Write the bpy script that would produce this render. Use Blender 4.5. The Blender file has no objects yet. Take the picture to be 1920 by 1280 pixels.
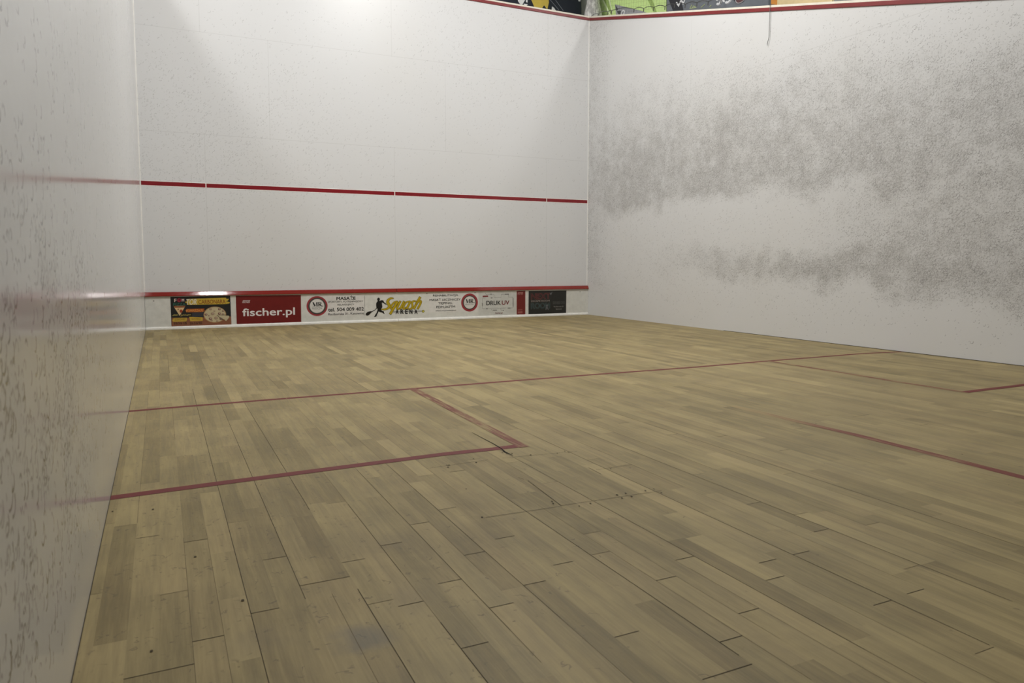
import bpy, bmesh, math, random
from mathutils import Vector, Matrix
from mathutils.geometry import tessellate_polygon
random.seed(7)
C = bpy.context.scene.collection
PI = math.pi
W, L = 6.40, 9.7534          # court width, length (m)
TIN = 9.723                  # front face of the metal tin
SLOPE = 0.2677               # fall of the side wall tops per metre
ZTOP = 4.665
# measured layout, metres. Floor items are (x, y); tin items (x, z); side items (y, z)
D = {'short': [[-0.0031, 4.2775], [0.1577, 4.2863], [0.7477, 4.2974], [1.6421, 4.2915], [2.3019, 4.2977], [2.9978, 4.2998], [3.9354, 4.2774], [4.7711, 4.3018], [5.3525, 4.3017], [5.8284, 4.3065], [6.0898, 4.2903], [6.3716, 4.2449]], 'lback': [[-0.0029, 2.6263], [0.349, 2.6429], [0.8177, 2.6589], [1.044, 2.6652], [1.267, 2.6715], [1.5041, 2.6584], [1.6148, 2.6577]], 'lside': [[1.6547, 4.2967], [1.6414, 3.3229], [1.6213, 2.6706]], 'rside': [[4.7898, 4.2966], [4.7938, 3.6234], [4.7842, 3.0312], [4.7984, 2.6547]], 'rback': [[4.7927, 2.6511], [4.9612, 2.6571], [5.194, 2.6535], [5.4348, 2.6555]], 'half': [[3.153, 2.4723], [3.1689, 2.1657], [3.1652, 1.8877], [3.1579, 1.6448], [3.1489, 1.3932]], 'joints': [[0.4802, 1.6307, 0.6091, 1.6322], [0.4175, 1.8372, 0.4795, 1.8401], [0.3518, 1.5298, 0.4149, 1.5319], [0.0972, 1.3577, 0.2215, 1.3536], [0.2244, 1.4521, 0.2751, 1.4505], [0.6116, 1.7289, 0.675, 1.7267], [0.6782, 1.4156, 0.7392, 1.417], [0.7393, 1.1758, 0.8024, 1.1747], [0.8073, 1.4888, 0.8711, 1.4933], [0.8711, 1.3148, 0.9337, 1.3152], [0.8747, 1.924, 0.9419, 1.9233], [1.0118, 2.018, 1.0697, 2.014], [0.9396, 1.6294, 0.9979, 1.631], [1.073, 1.702, 1.1271, 1.6998], [1.0022, 1.3892, 1.0622, 1.3883], [1.1314, 1.4659, 1.1897, 1.4617], [1.0651, 1.0747, 1.1177, 1.0727], [0.7419, 1.7962, 0.8064, 1.8013], [1.3217, 1.2648, 1.378, 1.2664], [1.4466, 1.3475, 1.5062, 1.3474], [1.2571, 0.9585, 1.3185, 0.9592], [1.8284, 0.9366, 1.8893, 0.9369], [1.702, 0.9315, 1.7554, 0.9304], [1.7603, 1.2347, 1.8254, 1.2373], [1.956, 1.3342, 2.0163, 1.335], [1.9558, 1.6101, 2.0131, 1.6194], [1.3832, 1.0391, 1.4338, 1.0383], [1.129, 0.865, 1.2493, 0.8626], [1.6332, 1.235, 1.6945, 1.2335], [1.5454, 1.148, 1.6034, 1.1414], [0.2184, 2.0721, 0.2839, 2.073], [0.0854, 2.1721, 0.1574, 2.1613], [1.2053, 2.408, 1.268, 2.4109], [2.2885, 2.8427, 2.3574, 2.8515], [2.3567, 2.5407, 2.4169, 2.5361], [2.5393, 2.4063, 2.6029, 2.4114], [2.9895, 2.3629, 3.0604, 2.3679], [3.5075, 2.4185, 3.6301, 2.4662], [3.627, 2.1506, 3.696, 2.1582], [2.5963, 2.0875, 2.647, 2.0935]], 'tones': [[0.2689, 2.337, -0.8], [0.1076, 2.5328, 0.5], [0.3333, 2.0968, 0.5], [0.0907, 1.9926, -0.7], [0.035, 1.8358, -0.8], [0.1574, 1.9217, 0.4], [0.2546, 1.4937, -0.2], [0.2883, 1.3554, 0.5], [0.4105, 1.7268, -0.4], [0.5625, 2.1416, -0.9], [0.6873, 2.5298, -0.7], [0.6264, 1.9573, 0.3], [0.5017, 1.4876, 0.2], [0.5804, 1.6106, 0.4], [0.5907, 1.5384, -0.3], [0.76, 1.6349, -0.7], [0.7993, 1.6162, 0.3], [0.5774, 1.2892, 0.1], [0.7193, 1.2726, 0.8], [0.7902, 1.3212, -0.5], [0.7616, 1.1302, -0.6], [0.8911, 1.5347, 0.6], [0.9156, 1.3838, 0.4], [0.9433, 1.5477, -0.6], [1.1831, 1.6923, -0.7], [0.9477, 1.757, -0.7], [1.1855, 1.845, 0], [1.0382, 1.3586, 0.3], [1.0558, 1.0135, -0.8], [1.2308, 1.1117, -0.3], [1.148, 1.2102, 0.5], [1.3805, 1.1957, 0.4], [1.4855, 1.2153, 0.5], [1.983, 1.493, -1], [1.6012, 1.0576, -0.7], [1.6029, 0.9638, 0.6], [1.4453, 1.0096, 0.3], [1.5071, 1.0704, 0.6], [1.5948, 0.8304, 0.7], [1.608, 0.6833, 0.6], [1.2449, 0.9004, -0.7], [1.1249, 0.8918, 0.2], [1.7151, 0.853, -0.3], [1.8073, 1.1366, -0.4], [2.1201, 1.2464, 0.1], [1.2758, 2.073, -0.8], [1.4107, 2.0424, -0.5], [1.7098, 2.0429, 0.8], [1.6559, 2.2262, -0.6], [1.3212, 1.955, -0.7], [1.7728, 1.8035, -0.5], [1.8929, 2.1985, -0.5], [2.0111, 2.1422, -0.6], [0.9336, 3.4077, 0.5], [0.7804, 3.7634, -0.3], [0.7949, 3.2258, 0.4], [0.6149, 3.999, -0.5], [0.3517, 3.685, -0.4], [1.2331, 3.7043, 0.6], [1.4098, 4.1668, 0.6], [2.3743, 3.6066, 0.5], [2.5718, 2.694, -0.5], [2.6729, 2.2182, -0.6], [3.9175, 2.4245, -0.5], [4.2258, 2.8236, 0.3], [3.9279, 3.1787, -0.3]], 'holes': [[1.221, 2.5011], [1.2059, 2.474], [1.349, 2.5473], [1.3366, 2.4899], [1.1638, 2.1806], [1.2131, 2.5049], [1.4988, 2.5806], [1.5079, 2.5568], [1.5325, 2.5548], [1.5932, 2.4969], [1.7094, 2.4705], [1.7566, 2.4875], [1.7622, 2.465], [1.7849, 2.1731], [1.3794, 1.9273], [1.3718, 1.9063], [1.6215, 1.8886], [1.6592, 1.8905], [1.7412, 1.8851], [1.7805, 1.887], [1.7781, 1.8405], [1.6572, 1.8521], [1.6167, 1.8521], [1.4871, 1.8514], [1.0983, 1.8865], [1.4382, 1.8445], [0.2464, 1.9428], [0.1365, 2.4288], [0.0155, 2.4634], [0.141, 1.4462], [0.3392, 1.6073], [3.271, 1.7073], [3.1971, 2.4097]], 'gap': [[1.5265, 2.9849], [1.529, 2.7414], [1.5255, 2.6482], [1.5148, 2.5927], [1.5213, 2.5216]], 'cuts': [[[1.1092, 1.8813], [1.3829, 1.8709]], [[1.3856, 1.8756], [1.7934, 1.8602]], [[1.462, 2.5028], [1.805, 2.4645]], [[1.1329, 2.492], [1.3969, 2.5062]], [[1.7248, 2.1852], [1.8981, 2.1873]], [[1.4146, 2.176], [1.3856, 1.8756]], [[1.4002, 2.2283], [1.4062, 2.195]], [[1.7141, 2.2236], [1.7099, 2.1276]]], 'stains': [[0.5613, 1.3093, 0.09], [0.7836, 1.8122, 0.1], [0.3464, 1.399, 0.1], [0.714, 1.4477, 0.12]], 'pizza': {'panel': [[0.2887, 0.4076], [0.9907, 0.4062], [0.9942, 0.0309], [0.2894, 0.0322]], 'wood': [[0.2942, 0.1469], [0.4905, 0.1405], [0.6632, 0.1399], [0.9699, 0.1402], [0.9935, 0.1404], [0.9937, 0.0319], [0.2899, 0.0332]], 'grey': [[0.533, 0.2008], [0.6697, 0.2043], [0.6726, 0.1496], [0.5312, 0.1442]], 'band': [[0.4565, 0.343], [0.4791, 0.3474], [0.471, 0.3745], [0.5161, 0.3785], [0.9369, 0.3847], [0.9435, 0.3695], [0.9764, 0.3688], [0.9568, 0.3416], [0.9332, 0.3372], [0.9823, 0.326], [0.9794, 0.3085], [0.9369, 0.302], [0.4956, 0.3003], [0.4778, 0.3081], [0.4894, 0.3177], [0.4605, 0.3282]], 'tor': [0.4721, 0.3044, 0.5872, 0.3733], 'carb': [0.61, 0.3099, 0.9307, 0.3609], 'F': [0.3332, 0.3431, 0.3567, 0.3821], 'M': [0.4191, 0.346, 0.4437, 0.3803], 'heart': [0.3879, 0.3641, 0.0232, 0.025399999999999978], 'heart2': [0.3912, 0.3679, 0.010699999999999987, 0.011699999999999988], 'PIZZA': [0.3196, 0.2949, 0.4599, 0.3271], 'slice': [[0.3232, 0.2866], [0.4547, 0.2852], [0.3881, 0.1659]], 'crust': [[0.321, 0.2866], [0.3301, 0.2947], [0.4505, 0.2941], [0.4569, 0.2851], [0.4452, 0.2697], [0.3359, 0.2696]], 'pep': [[0.373, 0.2496, 0.007199999999999984, 0.007800000000000001], [0.4057, 0.2257, 0.017000000000000015, 0.020600000000000007]], 'obr': [[0.4553, 0.2351], [0.476, 0.2517], [0.6803, 0.2511], [0.6706, 0.234], [0.6842, 0.2287], [0.6561, 0.2072], [0.4657, 0.2092]], 'url': [0.4664, 0.2126, 0.6658, 0.2429], 'sq1': [[0.3039, 0.1734], [0.3127, 0.1707], [0.3197, 0.1827], [0.3238, 0.1728], [0.3308, 0.1838], [0.3371, 0.1724], [0.3442, 0.1834], [0.3504, 0.172], [0.3575, 0.183], [0.3705, 0.1728]], 'sq2': [[0.4013, 0.1581], [0.411, 0.1824], [0.4217, 0.1673], [0.4311, 0.1817], [0.4419, 0.1691], [0.4514, 0.1836], [0.4599, 0.1686], [0.4714, 0.1781], [0.4778, 0.1656], [0.4873, 0.1825], [0.4959, 0.1699], [0.5053, 0.182], [0.5163, 0.1718]], 'b1': [[0.3019, 0.1124], [0.3183, 0.1412], [0.468, 0.1422], [0.4717, 0.1165], [0.462, 0.0947], [0.3101, 0.0941]], 'b1t': [0.3289, 0.1091, 0.4561, 0.1367], 'b2': [[0.4953, 0.1512], [0.654, 0.1402], [0.6536, 0.0955], [0.5071, 0.0946], [0.5013, 0.1254]], 'b2t': [0.5261, 0.1088, 0.6282, 0.135], 'p1': [0.3184, 0.059, 0.4635, 0.0896], 'p2': [0.5018, 0.0538, 0.6449, 0.0834], 'pizza': [0.8001, 0.1695, 0.1352, 0.1034], 'top': [[0.7513, 0.2418, 0.018500000000000072, 0.014999999999999986], [0.8556, 0.2389, 0.017699999999999938, 0.01419999999999999], [0.7726, 0.1813, 0.022199999999999998, 0.0179], [0.8539, 0.1814, 0.01860000000000006, 0.015000000000000013], [0.8957, 0.1726, 0.01629999999999998, 0.0131], [0.694, 0.1738, 0.01750000000000007, 0.014200000000000018], [0.8104, 0.1252, 0.0232, 0.01870000000000001], [0.7453, 0.1198, 0.02080000000000004, 0.01680000000000001], [0.7585, 0.0969, 0.013900000000000023, 0.011200000000000002], [0.8706, 0.1132, 0.01859999999999995, 0.015], [0.7945, 0.2156, 0.011600000000000055, 0.009300000000000003], [0.728, 0.1578, 0.010199999999999987, 0.008199999999999985], [0.8231, 0.0847, 0.013999999999999901, 0.011200000000000002], [0.8968, 0.2127, 0.011699999999999933, 0.009399999999999992]], 'cut': [[[0.8207, 0.1599], [0.8278, 0.1637], [0.9353, 0.1654], [0.9352, 0.1604]], [[0.8183, 0.159], [0.8253, 0.1588], [0.9029, 0.0996], [0.8935, 0.0964]]], 'piece': [[0.8345, 0.1545], [0.9608, 0.1525], [0.9709, 0.1427], [0.9671, 0.1252], [0.933, 0.0835], [0.9214, 0.0889], [0.9124, 0.1043]]}, 'red': {'panel': [[1.0579, 0.4074], [1.8805, 0.4021], [1.8784, 0.0275], [1.0592, 0.0285]], 'txt': [1.1349, 0.1074, 1.7947, 0.2362], 'bar': [[1.1442, 0.3451], [1.2339, 0.3441], [1.2303, 0.3366], [1.1416, 0.3365]], 'logo': [1.134, 0.3093, 1.2275, 0.3315]}, 'mas': {'panel': [[1.9561, 0.3983], [2.7481, 0.3932], [2.7436, 0.1052], [1.95, 0.1127]], 'c': [[2.0925, 0.2469, 0.14040000000000008, 0.13470000000000001], [2.0925, 0.2469, 0.11830000000000007, 0.1136], [2.0925, 0.2469, 0.09830000000000005, 0.0945]], 'mr': [2.0308, 0.2405, 2.174, 0.3003], 'sub': [2.0244, 0.2022, 2.1624, 0.2281], 'l': [[2.3578, 0.3228, 2.6188, 0.3792], [2.2403, 0.2828, 2.7273, 0.3111], [2.3694, 0.2397, 2.6009, 0.2691], [2.241, 0.168, 2.7338, 0.2171], [2.2398, 0.1124, 2.7328, 0.1462]]}, 'sq': {'panel': [[2.7442, 0.3743], [3.6427, 0.3675], [3.6396, 0.0374], [2.7391, 0.0514]], 'body': [[2.9336, 0.297], [2.9621, 0.2964], [2.9726, 0.3038], [2.9988, 0.3073], [3.017, 0.3003], [3.0245, 0.2797], [3.0608, 0.2507], [3.058, 0.2406], [3.0294, 0.2566], [3.0061, 0.2725], [2.9931, 0.2728], [2.9977, 0.2319], [3.0, 0.2063], [2.9867, 0.1913], [2.9812, 0.1711], [2.9992, 0.1527], [3.0201, 0.1496], [3.0225, 0.1316], [3.0316, 0.1109], [3.0222, 0.1127], [3.0067, 0.1244], [2.9859, 0.1352], [2.9599, 0.1385], [2.947, 0.1516], [2.9337, 0.1265], [2.923, 0.109], [2.9149, 0.0838], [2.894, 0.0727], [2.8769, 0.0748], [2.889, 0.0897], [2.9024, 0.1147], [2.9156, 0.1322], [2.9264, 0.1624], [2.9303, 0.1776], [2.9243, 0.1956], [2.9164, 0.1881], [2.8954, 0.1684], [2.8849, 0.1636], [2.8814, 0.1708], [2.8955, 0.1785], [2.914, 0.2035], [2.9093, 0.2341], [2.9107, 0.2595], [2.9177, 0.2771]], 'head': [2.9458, 0.3196, 0.019799999999999596, 0.023299999999999987], 'shaft': [[2.8903, 0.1736], [2.8917, 0.1654], [2.8521, 0.1467], [2.846, 0.1545]], 'rack': [[2.8538, 0.1543], [2.8203, 0.1552], [2.7893, 0.1485], [2.766, 0.1315], [2.759, 0.114], [2.768, 0.0985], [2.7885, 0.0944], [2.8118, 0.1073], [2.8328, 0.1295], [2.8521, 0.1467]], 'rib': [[[[3.162, 0.3278], [3.1329, 0.332], [3.0958, 0.3154], [3.0781, 0.2861], [3.0861, 0.2553], [3.1015, 0.2282], [3.089, 0.1989], [3.0546, 0.1803], [3.0178, 0.1752], [2.984, 0.1812]], [0.0085, 0.0212, 0.0307, 0.0382, 0.0413, 0.0382, 0.0307, 0.0233, 0.018, 0.0074]], [[[3.2277, 0.2838], [3.1798, 0.2761], [3.145, 0.2436], [3.1233, 0.2005], [3.131, 0.1834], [3.1577, 0.1996], [3.1902, 0.2553]], [0.0159, 0.0191, 0.0223, 0.0244, 0.0212, 0.018, 0.0138]], [[[3.2208, 0.2829], [3.1872, 0.2271], [3.1493, 0.1664], [3.1115, 0.1059]], [0.0329, 0.0318, 0.0318, 0.0329]], [[[3.2651, 0.286], [3.2351, 0.2362], [3.2133, 0.1904], [3.2317, 0.1745], [3.2639, 0.1917]], [0.0276, 0.0276, 0.0265, 0.0212, 0.0159]], [[[3.3186, 0.2848], [3.2912, 0.2323], [3.2611, 0.1763]], [0.0286, 0.0286, 0.0276]], [[[3.4019, 0.2798], [3.356, 0.2721], [3.3234, 0.2367], [3.3051, 0.1906], [3.32, 0.1762], [3.3498, 0.1972]], [0.0159, 0.0191, 0.0233, 0.0254, 0.0212, 0.0159]], [[[3.4154, 0.2827], [3.3851, 0.2274], [3.3549, 0.1737]], [0.0286, 0.0286, 0.0276]], [[[3.4995, 0.2776], [3.4642, 0.2836], [3.4385, 0.265], [3.4404, 0.2364], [3.4433, 0.2051], [3.4224, 0.1771], [3.3791, 0.1705]], [0.0127, 0.0201, 0.0244, 0.0265, 0.0254, 0.0212, 0.0106]], [[[3.5612, 0.3404], [3.5101, 0.2555], [3.4614, 0.1708]], [0.0329, 0.0318, 0.0307]], [[[3.499, 0.235], [3.5431, 0.2798], [3.5715, 0.276], [3.5591, 0.2387], [3.5201, 0.1693]], [0.0159, 0.0212, 0.0265, 0.0276, 0.0265]]], 'ow': 0.0085, 'arena': [[3.194, 0.109, 3.2329, 0.1688], [3.2659, 0.1068, 3.3077, 0.1668], [3.3356, 0.1049, 3.369, 0.165], [3.4003, 0.1028, 3.4392, 0.1631], [3.4751, 0.1006, 3.5154, 0.1611]], 'bar': [[3.1544, 0.1483], [3.5911, 0.1464], [3.5909, 0.1255], [3.1541, 0.1252]], 'ball': [[3.6047, 0.1329, 0.01980000000000004, 0.018799999999999997], [3.6047, 0.1329, 0.015900000000000247, 0.015199999999999991], [3.6047, 0.1329, 0.006600000000000161, 0.0063]], 'screws': [[3.6649, 0.3854]]}, 'reh': {'panel': [[3.6924, 0.393], [4.4741, 0.3929], [4.4731, 0.0995], [3.6898, 0.111]], 'c': [[4.3323, 0.2428, 0.13480000000000025, 0.1347], [4.3323, 0.2428, 0.1070000000000002, 0.1069], [4.3323, 0.2428, 0.09210000000000029, 0.09209999999999999]], 'mr': [4.2695, 0.2341, 4.4115, 0.2957], 'sub': [4.2634, 0.2034, 4.3989, 0.222], 'l': [[3.7577, 0.3352, 4.1494, 0.3712], [3.7033, 0.2798, 4.188, 0.3171], [3.837, 0.2193, 4.0568, 0.2582], [3.8082, 0.1666, 4.1, 0.205], [3.7936, 0.1206, 4.1142, 0.1436]]}, 'screws': [[3.6643, 0.3846], [4.4219, 0.386]], 'druk': {'panel': [[4.4806, 0.4006], [5.104, 0.408], [5.1059, 0.0313], [4.4794, 0.033]], 'red': [[5.1155, 0.4033], [5.2647, 0.404], [5.2656, 0.0341], [5.1159, 0.0355]], 'lines': [[[4.5927, 0.379], [4.5927, 0.3614], [4.6648, 0.3601]], [[4.7035, 0.3585], [4.735, 0.3571], [4.7349, 0.3081], [4.8495, 0.3089], [4.8544, 0.3566], [4.8985, 0.3572]], [[4.9724, 0.3545], [4.9774, 0.3089], [5.0443, 0.3094], [5.0543, 0.2949]], [[4.5925, 0.3044], [4.5423, 0.3032], [4.5421, 0.2353]], [[4.5419, 0.187], [4.5418, 0.1431], [4.5921, 0.1427]], [[4.6379, 0.1419], [4.6886, 0.1418], [4.6934, 0.117]], [[4.6983, 0.1491], [4.9428, 0.1457]], [[4.8444, 0.1448], [4.8493, 0.1126], [4.8788, 0.1118]], [[5.0171, 0.1437], [5.0519, 0.1437], [5.0544, 0.1539]]], 'dash': [[[4.6697, 0.36], [4.6962, 0.3595]], [[4.6792, 0.3048], [4.7082, 0.3042]], [[4.9108, 0.3556], [4.9823, 0.3561]], [[5.0543, 0.2927], [5.0544, 0.1607]], [[4.5397, 0.231], [4.5395, 0.1871]], [[4.5993, 0.1429], [4.6306, 0.1421]], [[4.9601, 0.143], [5.0121, 0.143]], [[4.7103, 0.1174], [4.7809, 0.1167]], [[4.8812, 0.1073], [4.896, 0.1078]]], 'pill': [[4.5447, 0.3395], [4.6359, 0.3413], [4.6358, 0.3211], [4.5447, 0.3185]], 'druk': [4.6068, 0.194, 4.8445, 0.2592], 'uv': [4.8651, 0.1958, 4.9883, 0.2595], 'web': [4.7526, 0.0576, 4.8748, 0.083], 'lg': [5.1305, 0.3435, 5.2219, 0.3746], 'lgbar': [[5.139, 0.3792], [5.2259, 0.3795], [5.2229, 0.3733], [5.1365, 0.373]], 'd2': [[[5.1344, 0.1092], [5.2148, 0.1106]], [[5.1344, 0.0799], [5.2149, 0.0821]], [[5.1345, 0.0651], [5.2174, 0.0663]]]}, 'blk': {'panel': [[5.3224, 0.399], [5.9962, 0.3965], [5.9923, 0.0349], [5.3203, 0.0323]], 'next': [5.3667, 0.2651, 5.7055, 0.3585], 'esc': [5.367, 0.2262, 5.693, 0.2529], 'room': [5.3672, 0.1194, 5.6966, 0.2111], 'tick': [[5.6987, 0.3684], [5.7137, 0.35], [5.7356, 0.378], [5.7408, 0.3768], [5.7184, 0.3301], [5.7086, 0.3331], [5.6955, 0.3645]], 'man': [[5.6255, 0.1705], [5.6577, 0.1811], [5.6643, 0.1582], [5.6514, 0.1472], [5.6775, 0.0982], [5.6646, 0.0969], [5.6451, 0.1303], [5.6323, 0.0966], [5.6194, 0.0998], [5.6353, 0.1476]], 'tel': [5.7515, 0.1834, 5.9613, 0.224], 'a1': [5.7681, 0.1339, 5.9419, 0.1557], 'a2': [5.8062, 0.0946, 5.9092, 0.1177]}, 'hall': [8.3, 12.664], 'dark': [[3.7305, 5.0764], [8.0014, 5.6706], [7.9791, 6.7017], [3.7441, 5.9866]], 'dwhite': [[[6.5647, 5.9484], [6.7372, 5.9748], [6.7259, 5.8833], [6.6683, 5.7949], [6.6223, 5.798], [6.5763, 5.8508]], [[6.6914, 5.8183], [6.7956, 5.8238], [6.7377, 5.7752]], [[6.7488, 5.9567], [6.7836, 5.962], [6.7839, 5.8521], [6.7491, 5.8568]], [[7.3266, 5.862], [7.3747, 5.8386], [7.4112, 5.7929], [7.315, 5.779]], [[7.9229, 6.0741], [7.9601, 6.0901], [7.9852, 6.0628], [7.9356, 6.045]]], 'dyel': [[6.8183, 6.0073], [6.9357, 5.7843], [7.0535, 5.7208], [7.1476, 5.8559], [7.2194, 5.7854], [7.2544, 5.9224], [7.2417, 6.0725]], 'dline': [[[7.266, 5.9952], [7.4835, 5.8136]], [[7.3857, 6.0133], [7.5807, 5.8175]]], 'green': [[12.5742, 5.6397], [10.2377, 5.0059], [10.2602, 5.8181], [12.5917, 6.6341]], 'gs': [[[12.2699, 6.0632], [12.0612, 5.996], [11.9054, 5.5959], [11.998, 5.6237]], [[10.8004, 5.5809], [10.6585, 5.5354], [10.4971, 5.2283], [10.5895, 5.2564]]], 'gl': [[[12.3085, 6.0756], [12.2507, 6.0571], [11.9239, 5.6014], [11.9794, 5.6181]], [[12.0612, 5.996], [12.0052, 5.978], [11.8699, 5.6452], [11.9067, 5.6564]]], 'tri': [[11.8185, 5.7888], [10.7939, 5.3278], [11.7586, 5.5122]], 'tri2': [[11.8001, 5.7731], [11.6901, 5.6499], [11.7616, 5.652]], 'tri3': [[11.7433, 5.6365], [11.6183, 5.6081], [11.5462, 5.5175], [11.6882, 5.5604]], 'triring': [11.538, 5.5444, 0.06990000000000052, 0.0492000000000008], 'gray': [[10.2229, 5.0016], [7.8867, 4.4281], [7.9081, 4.995], [10.2455, 5.813]], 'gd': [[[10.2048, 5.3985], [9.8754, 5.2925], [9.7716, 5.0427], [10.0533, 5.1289]], [[8.6388, 4.8945], [8.4106, 4.8211], [8.4751, 4.7556], [8.5434, 4.7771]]], 'W': [9.9689, 5.147, 9.7042, 5.2352], 'c1': [8.9097, 4.9249, 0.04830000000000112, 0.04919999999999991], 'c2': [8.7077, 4.8848, 0.058400000000000674, 0.048500000000000654], 'i1': [[8.8642, 4.9913], [8.8162, 4.9757], [8.7772, 4.8668], [8.8249, 4.8819]], 'cir': [8.4328, 4.8204, 0.11139999999999972, 0.07110000000000039], 'scr': [[[9.609, 5.0271], [9.5571, 5.0708]], [[9.5553, 5.0106], [9.5166, 5.0411], [9.4763, 5.0116]], [[9.3322, 4.9585], [9.2439, 4.9811]], [[9.1287, 4.9037], [9.092, 4.917]], [[9.609, 5.0271], [9.4497, 4.9949]]], 'org': [[7.8266, 4.4471], [7.7356, 4.4193], [7.75, 4.7926], [7.841, 4.8233]], 'crm': [[7.7156, 4.4131], [6.7702, 4.1576], [6.7833, 4.4664], [7.73, 4.7859]], 'knots': [[9.9024, 4.7396], [9.6846, 4.715], [9.4147, 4.6651], [9.3129, 4.6498], [8.7337, 4.4949], [8.5016, 4.4307], [8.2664, 4.3725], [8.0172, 4.3094], [7.8125, 4.2733], [7.5929, 4.2044], [7.3618, 4.1518], [7.1502, 4.098], [6.9187, 4.0437], [6.7064, 3.9947]], 'cord': [[5.9809, 3.7286], [5.9785, 3.665], [5.9809, 3.5225], [5.9833, 3.3795], [5.985, 3.3224], [6.0026, 3.2695], [6.0054, 3.2413]], 'pil': [7.853, 8.2, 8.097, 5.7, 12.364]}

# ------------------------------------------------------------------ node helpers
class N:
    def __init__(s, name):
        s.m = bpy.data.materials.new(name); s.m.use_nodes = True
        s.t = s.m.node_tree; s.t.nodes.clear()
        s.out = s.t.nodes.new('ShaderNodeOutputMaterial')
        s.b = s.t.nodes.new('ShaderNodeBsdfPrincipled')
        s.t.links.new(s.b.outputs[0], s.out.inputs[0])
    def put(s, sock, v):
        if isinstance(v, bpy.types.NodeSocket): s.t.links.new(v, sock)
        elif isinstance(v, (tuple, list)) and len(v) == 3 and sock.type == 'RGBA': sock.default_value = (*v, 1)
        else: sock.default_value = v
    def math(s, op, a, b=0.0, c=None, clamp=False):
        n = s.t.nodes.new('ShaderNodeMath'); n.operation = op; n.use_clamp = clamp
        s.put(n.inputs[0], a); s.put(n.inputs[1], b)
        if c is not None: s.put(n.inputs[2], c)
        return n.outputs[0]
    def add(s, a, b): return s.math('ADD', a, b)
    def sub(s, a, b): return s.math('SUBTRACT', a, b)
    def mul(s, a, b): return s.math('MULTIPLY', a, b)
    def ss(s, x, a, b, lo=0.0, hi=1.0):          # smooth ramp from lo at a to hi at b
        n = s.t.nodes.new('ShaderNodeMapRange'); n.interpolation_type = 'SMOOTHSTEP'
        s.put(n.inputs[0], x)
        if a > b: a, b, lo, hi = b, a, hi, lo
        n.inputs[1].default_value = a; n.inputs[2].default_value = b
        n.inputs[3].default_value = lo; n.inputs[4].default_value = hi
        return n.outputs[0]
    def mix(s, f, a, b):
        n = s.t.nodes.new('ShaderNodeMix'); n.data_type = 'RGBA'
        s.put(n.inputs[0], f); s.put(n.inputs[6], a); s.put(n.inputs[7], b)
        return n.outputs[2]
    def pos(s):
        g = s.t.nodes.new('ShaderNodeNewGeometry'); sp = s.t.nodes.new('ShaderNodeSeparateXYZ')
        s.t.links.new(g.outputs['Position'], sp.inputs[0]); return sp.outputs
    def vec(s, x, y, z=0.0):
        n = s.t.nodes.new('ShaderNodeCombineXYZ')
        s.put(n.inputs[0], x); s.put(n.inputs[1], y); s.put(n.inputs[2], z); return n.outputs[0]
    def noise(s, v, scale, detail=3.0, rough=0.55, dist=0.0):
        n = s.t.nodes.new('ShaderNodeTexNoise'); s.put(n.inputs['Vector'], v)
        n.inputs['Scale'].default_value = scale; n.inputs['Detail'].default_value = detail
        n.inputs['Roughness'].default_value = rough; n.inputs['Distortion'].default_value = dist
        return n.outputs[0]
    def attr(s, name):
        n = s.t.nodes.new('ShaderNodeAttribute'); n.attribute_name = name; return n.outputs['Fac']
    def arcs(s, u, v, scale, r0, w, dens, du, dv, off=0.0, gate=0.1):
        """little crescent ball marks: one per cell, kept where its random number is under dens"""
        uu, vv = s.add(u, off), s.add(v, off * .7)
        vo = s.t.nodes.new('ShaderNodeTexVoronoi'); vo.voronoi_dimensions = '2D'
        s.put(vo.inputs['Vector'], s.vec(uu, vv)); vo.inputs['Scale'].default_value = scale
        sp = s.t.nodes.new('ShaderNodeSeparateXYZ'); s.t.links.new(vo.outputs['Position'], sp.inputs[0])
        sc = s.t.nodes.new('ShaderNodeSeparateColor'); s.t.links.new(vo.outputs['Color'], sc.inputs[0])
        ru, rv = s.sub(uu, sp.outputs[0]), s.sub(vv, sp.outputs[1])
        r = s.math('SQRT', s.add(s.mul(ru, ru), s.mul(rv, rv)))
        rad = s.mul(s.add(s.mul(sc.outputs[1], .6), .6), r0)
        ring = s.ss(s.math('ABSOLUTE', s.sub(r, rad)), w, w * .2)
        a = s.math('DIVIDE', s.add(s.mul(ru, du), s.mul(rv, dv)), s.add(r, 1e-5))
        side = s.ss(s.add(a, s.mul(s.sub(sc.outputs[2], .5), .8)), gate, gate + .5)
        keep = s.math('LESS_THAN', sc.outputs[0], dens)
        return s.mul(s.mul(ring, side), keep)

def simple(name, col, rough=.5, metal=0.0, bump=0.0, emit=None):
    n = N(name); p = n.pos()
    v = n.noise(n.vec(p[0], p[1], p[2]), 14, 3)
    k = n.mix(n.ss(v, .3, .7), tuple(c * .94 for c in col), tuple(min(1, c * 1.04) for c in col))
    n.put(n.b.inputs['Base Color'], k); n.b.inputs['Roughness'].default_value = rough
    n.b.inputs['Metallic'].default_value = metal
    if emit:
        n.b.inputs['Emission Color'].default_value = (*emit[0], 1); n.b.inputs['Emission Strength'].default_value = emit[1]
    return n.m

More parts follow.
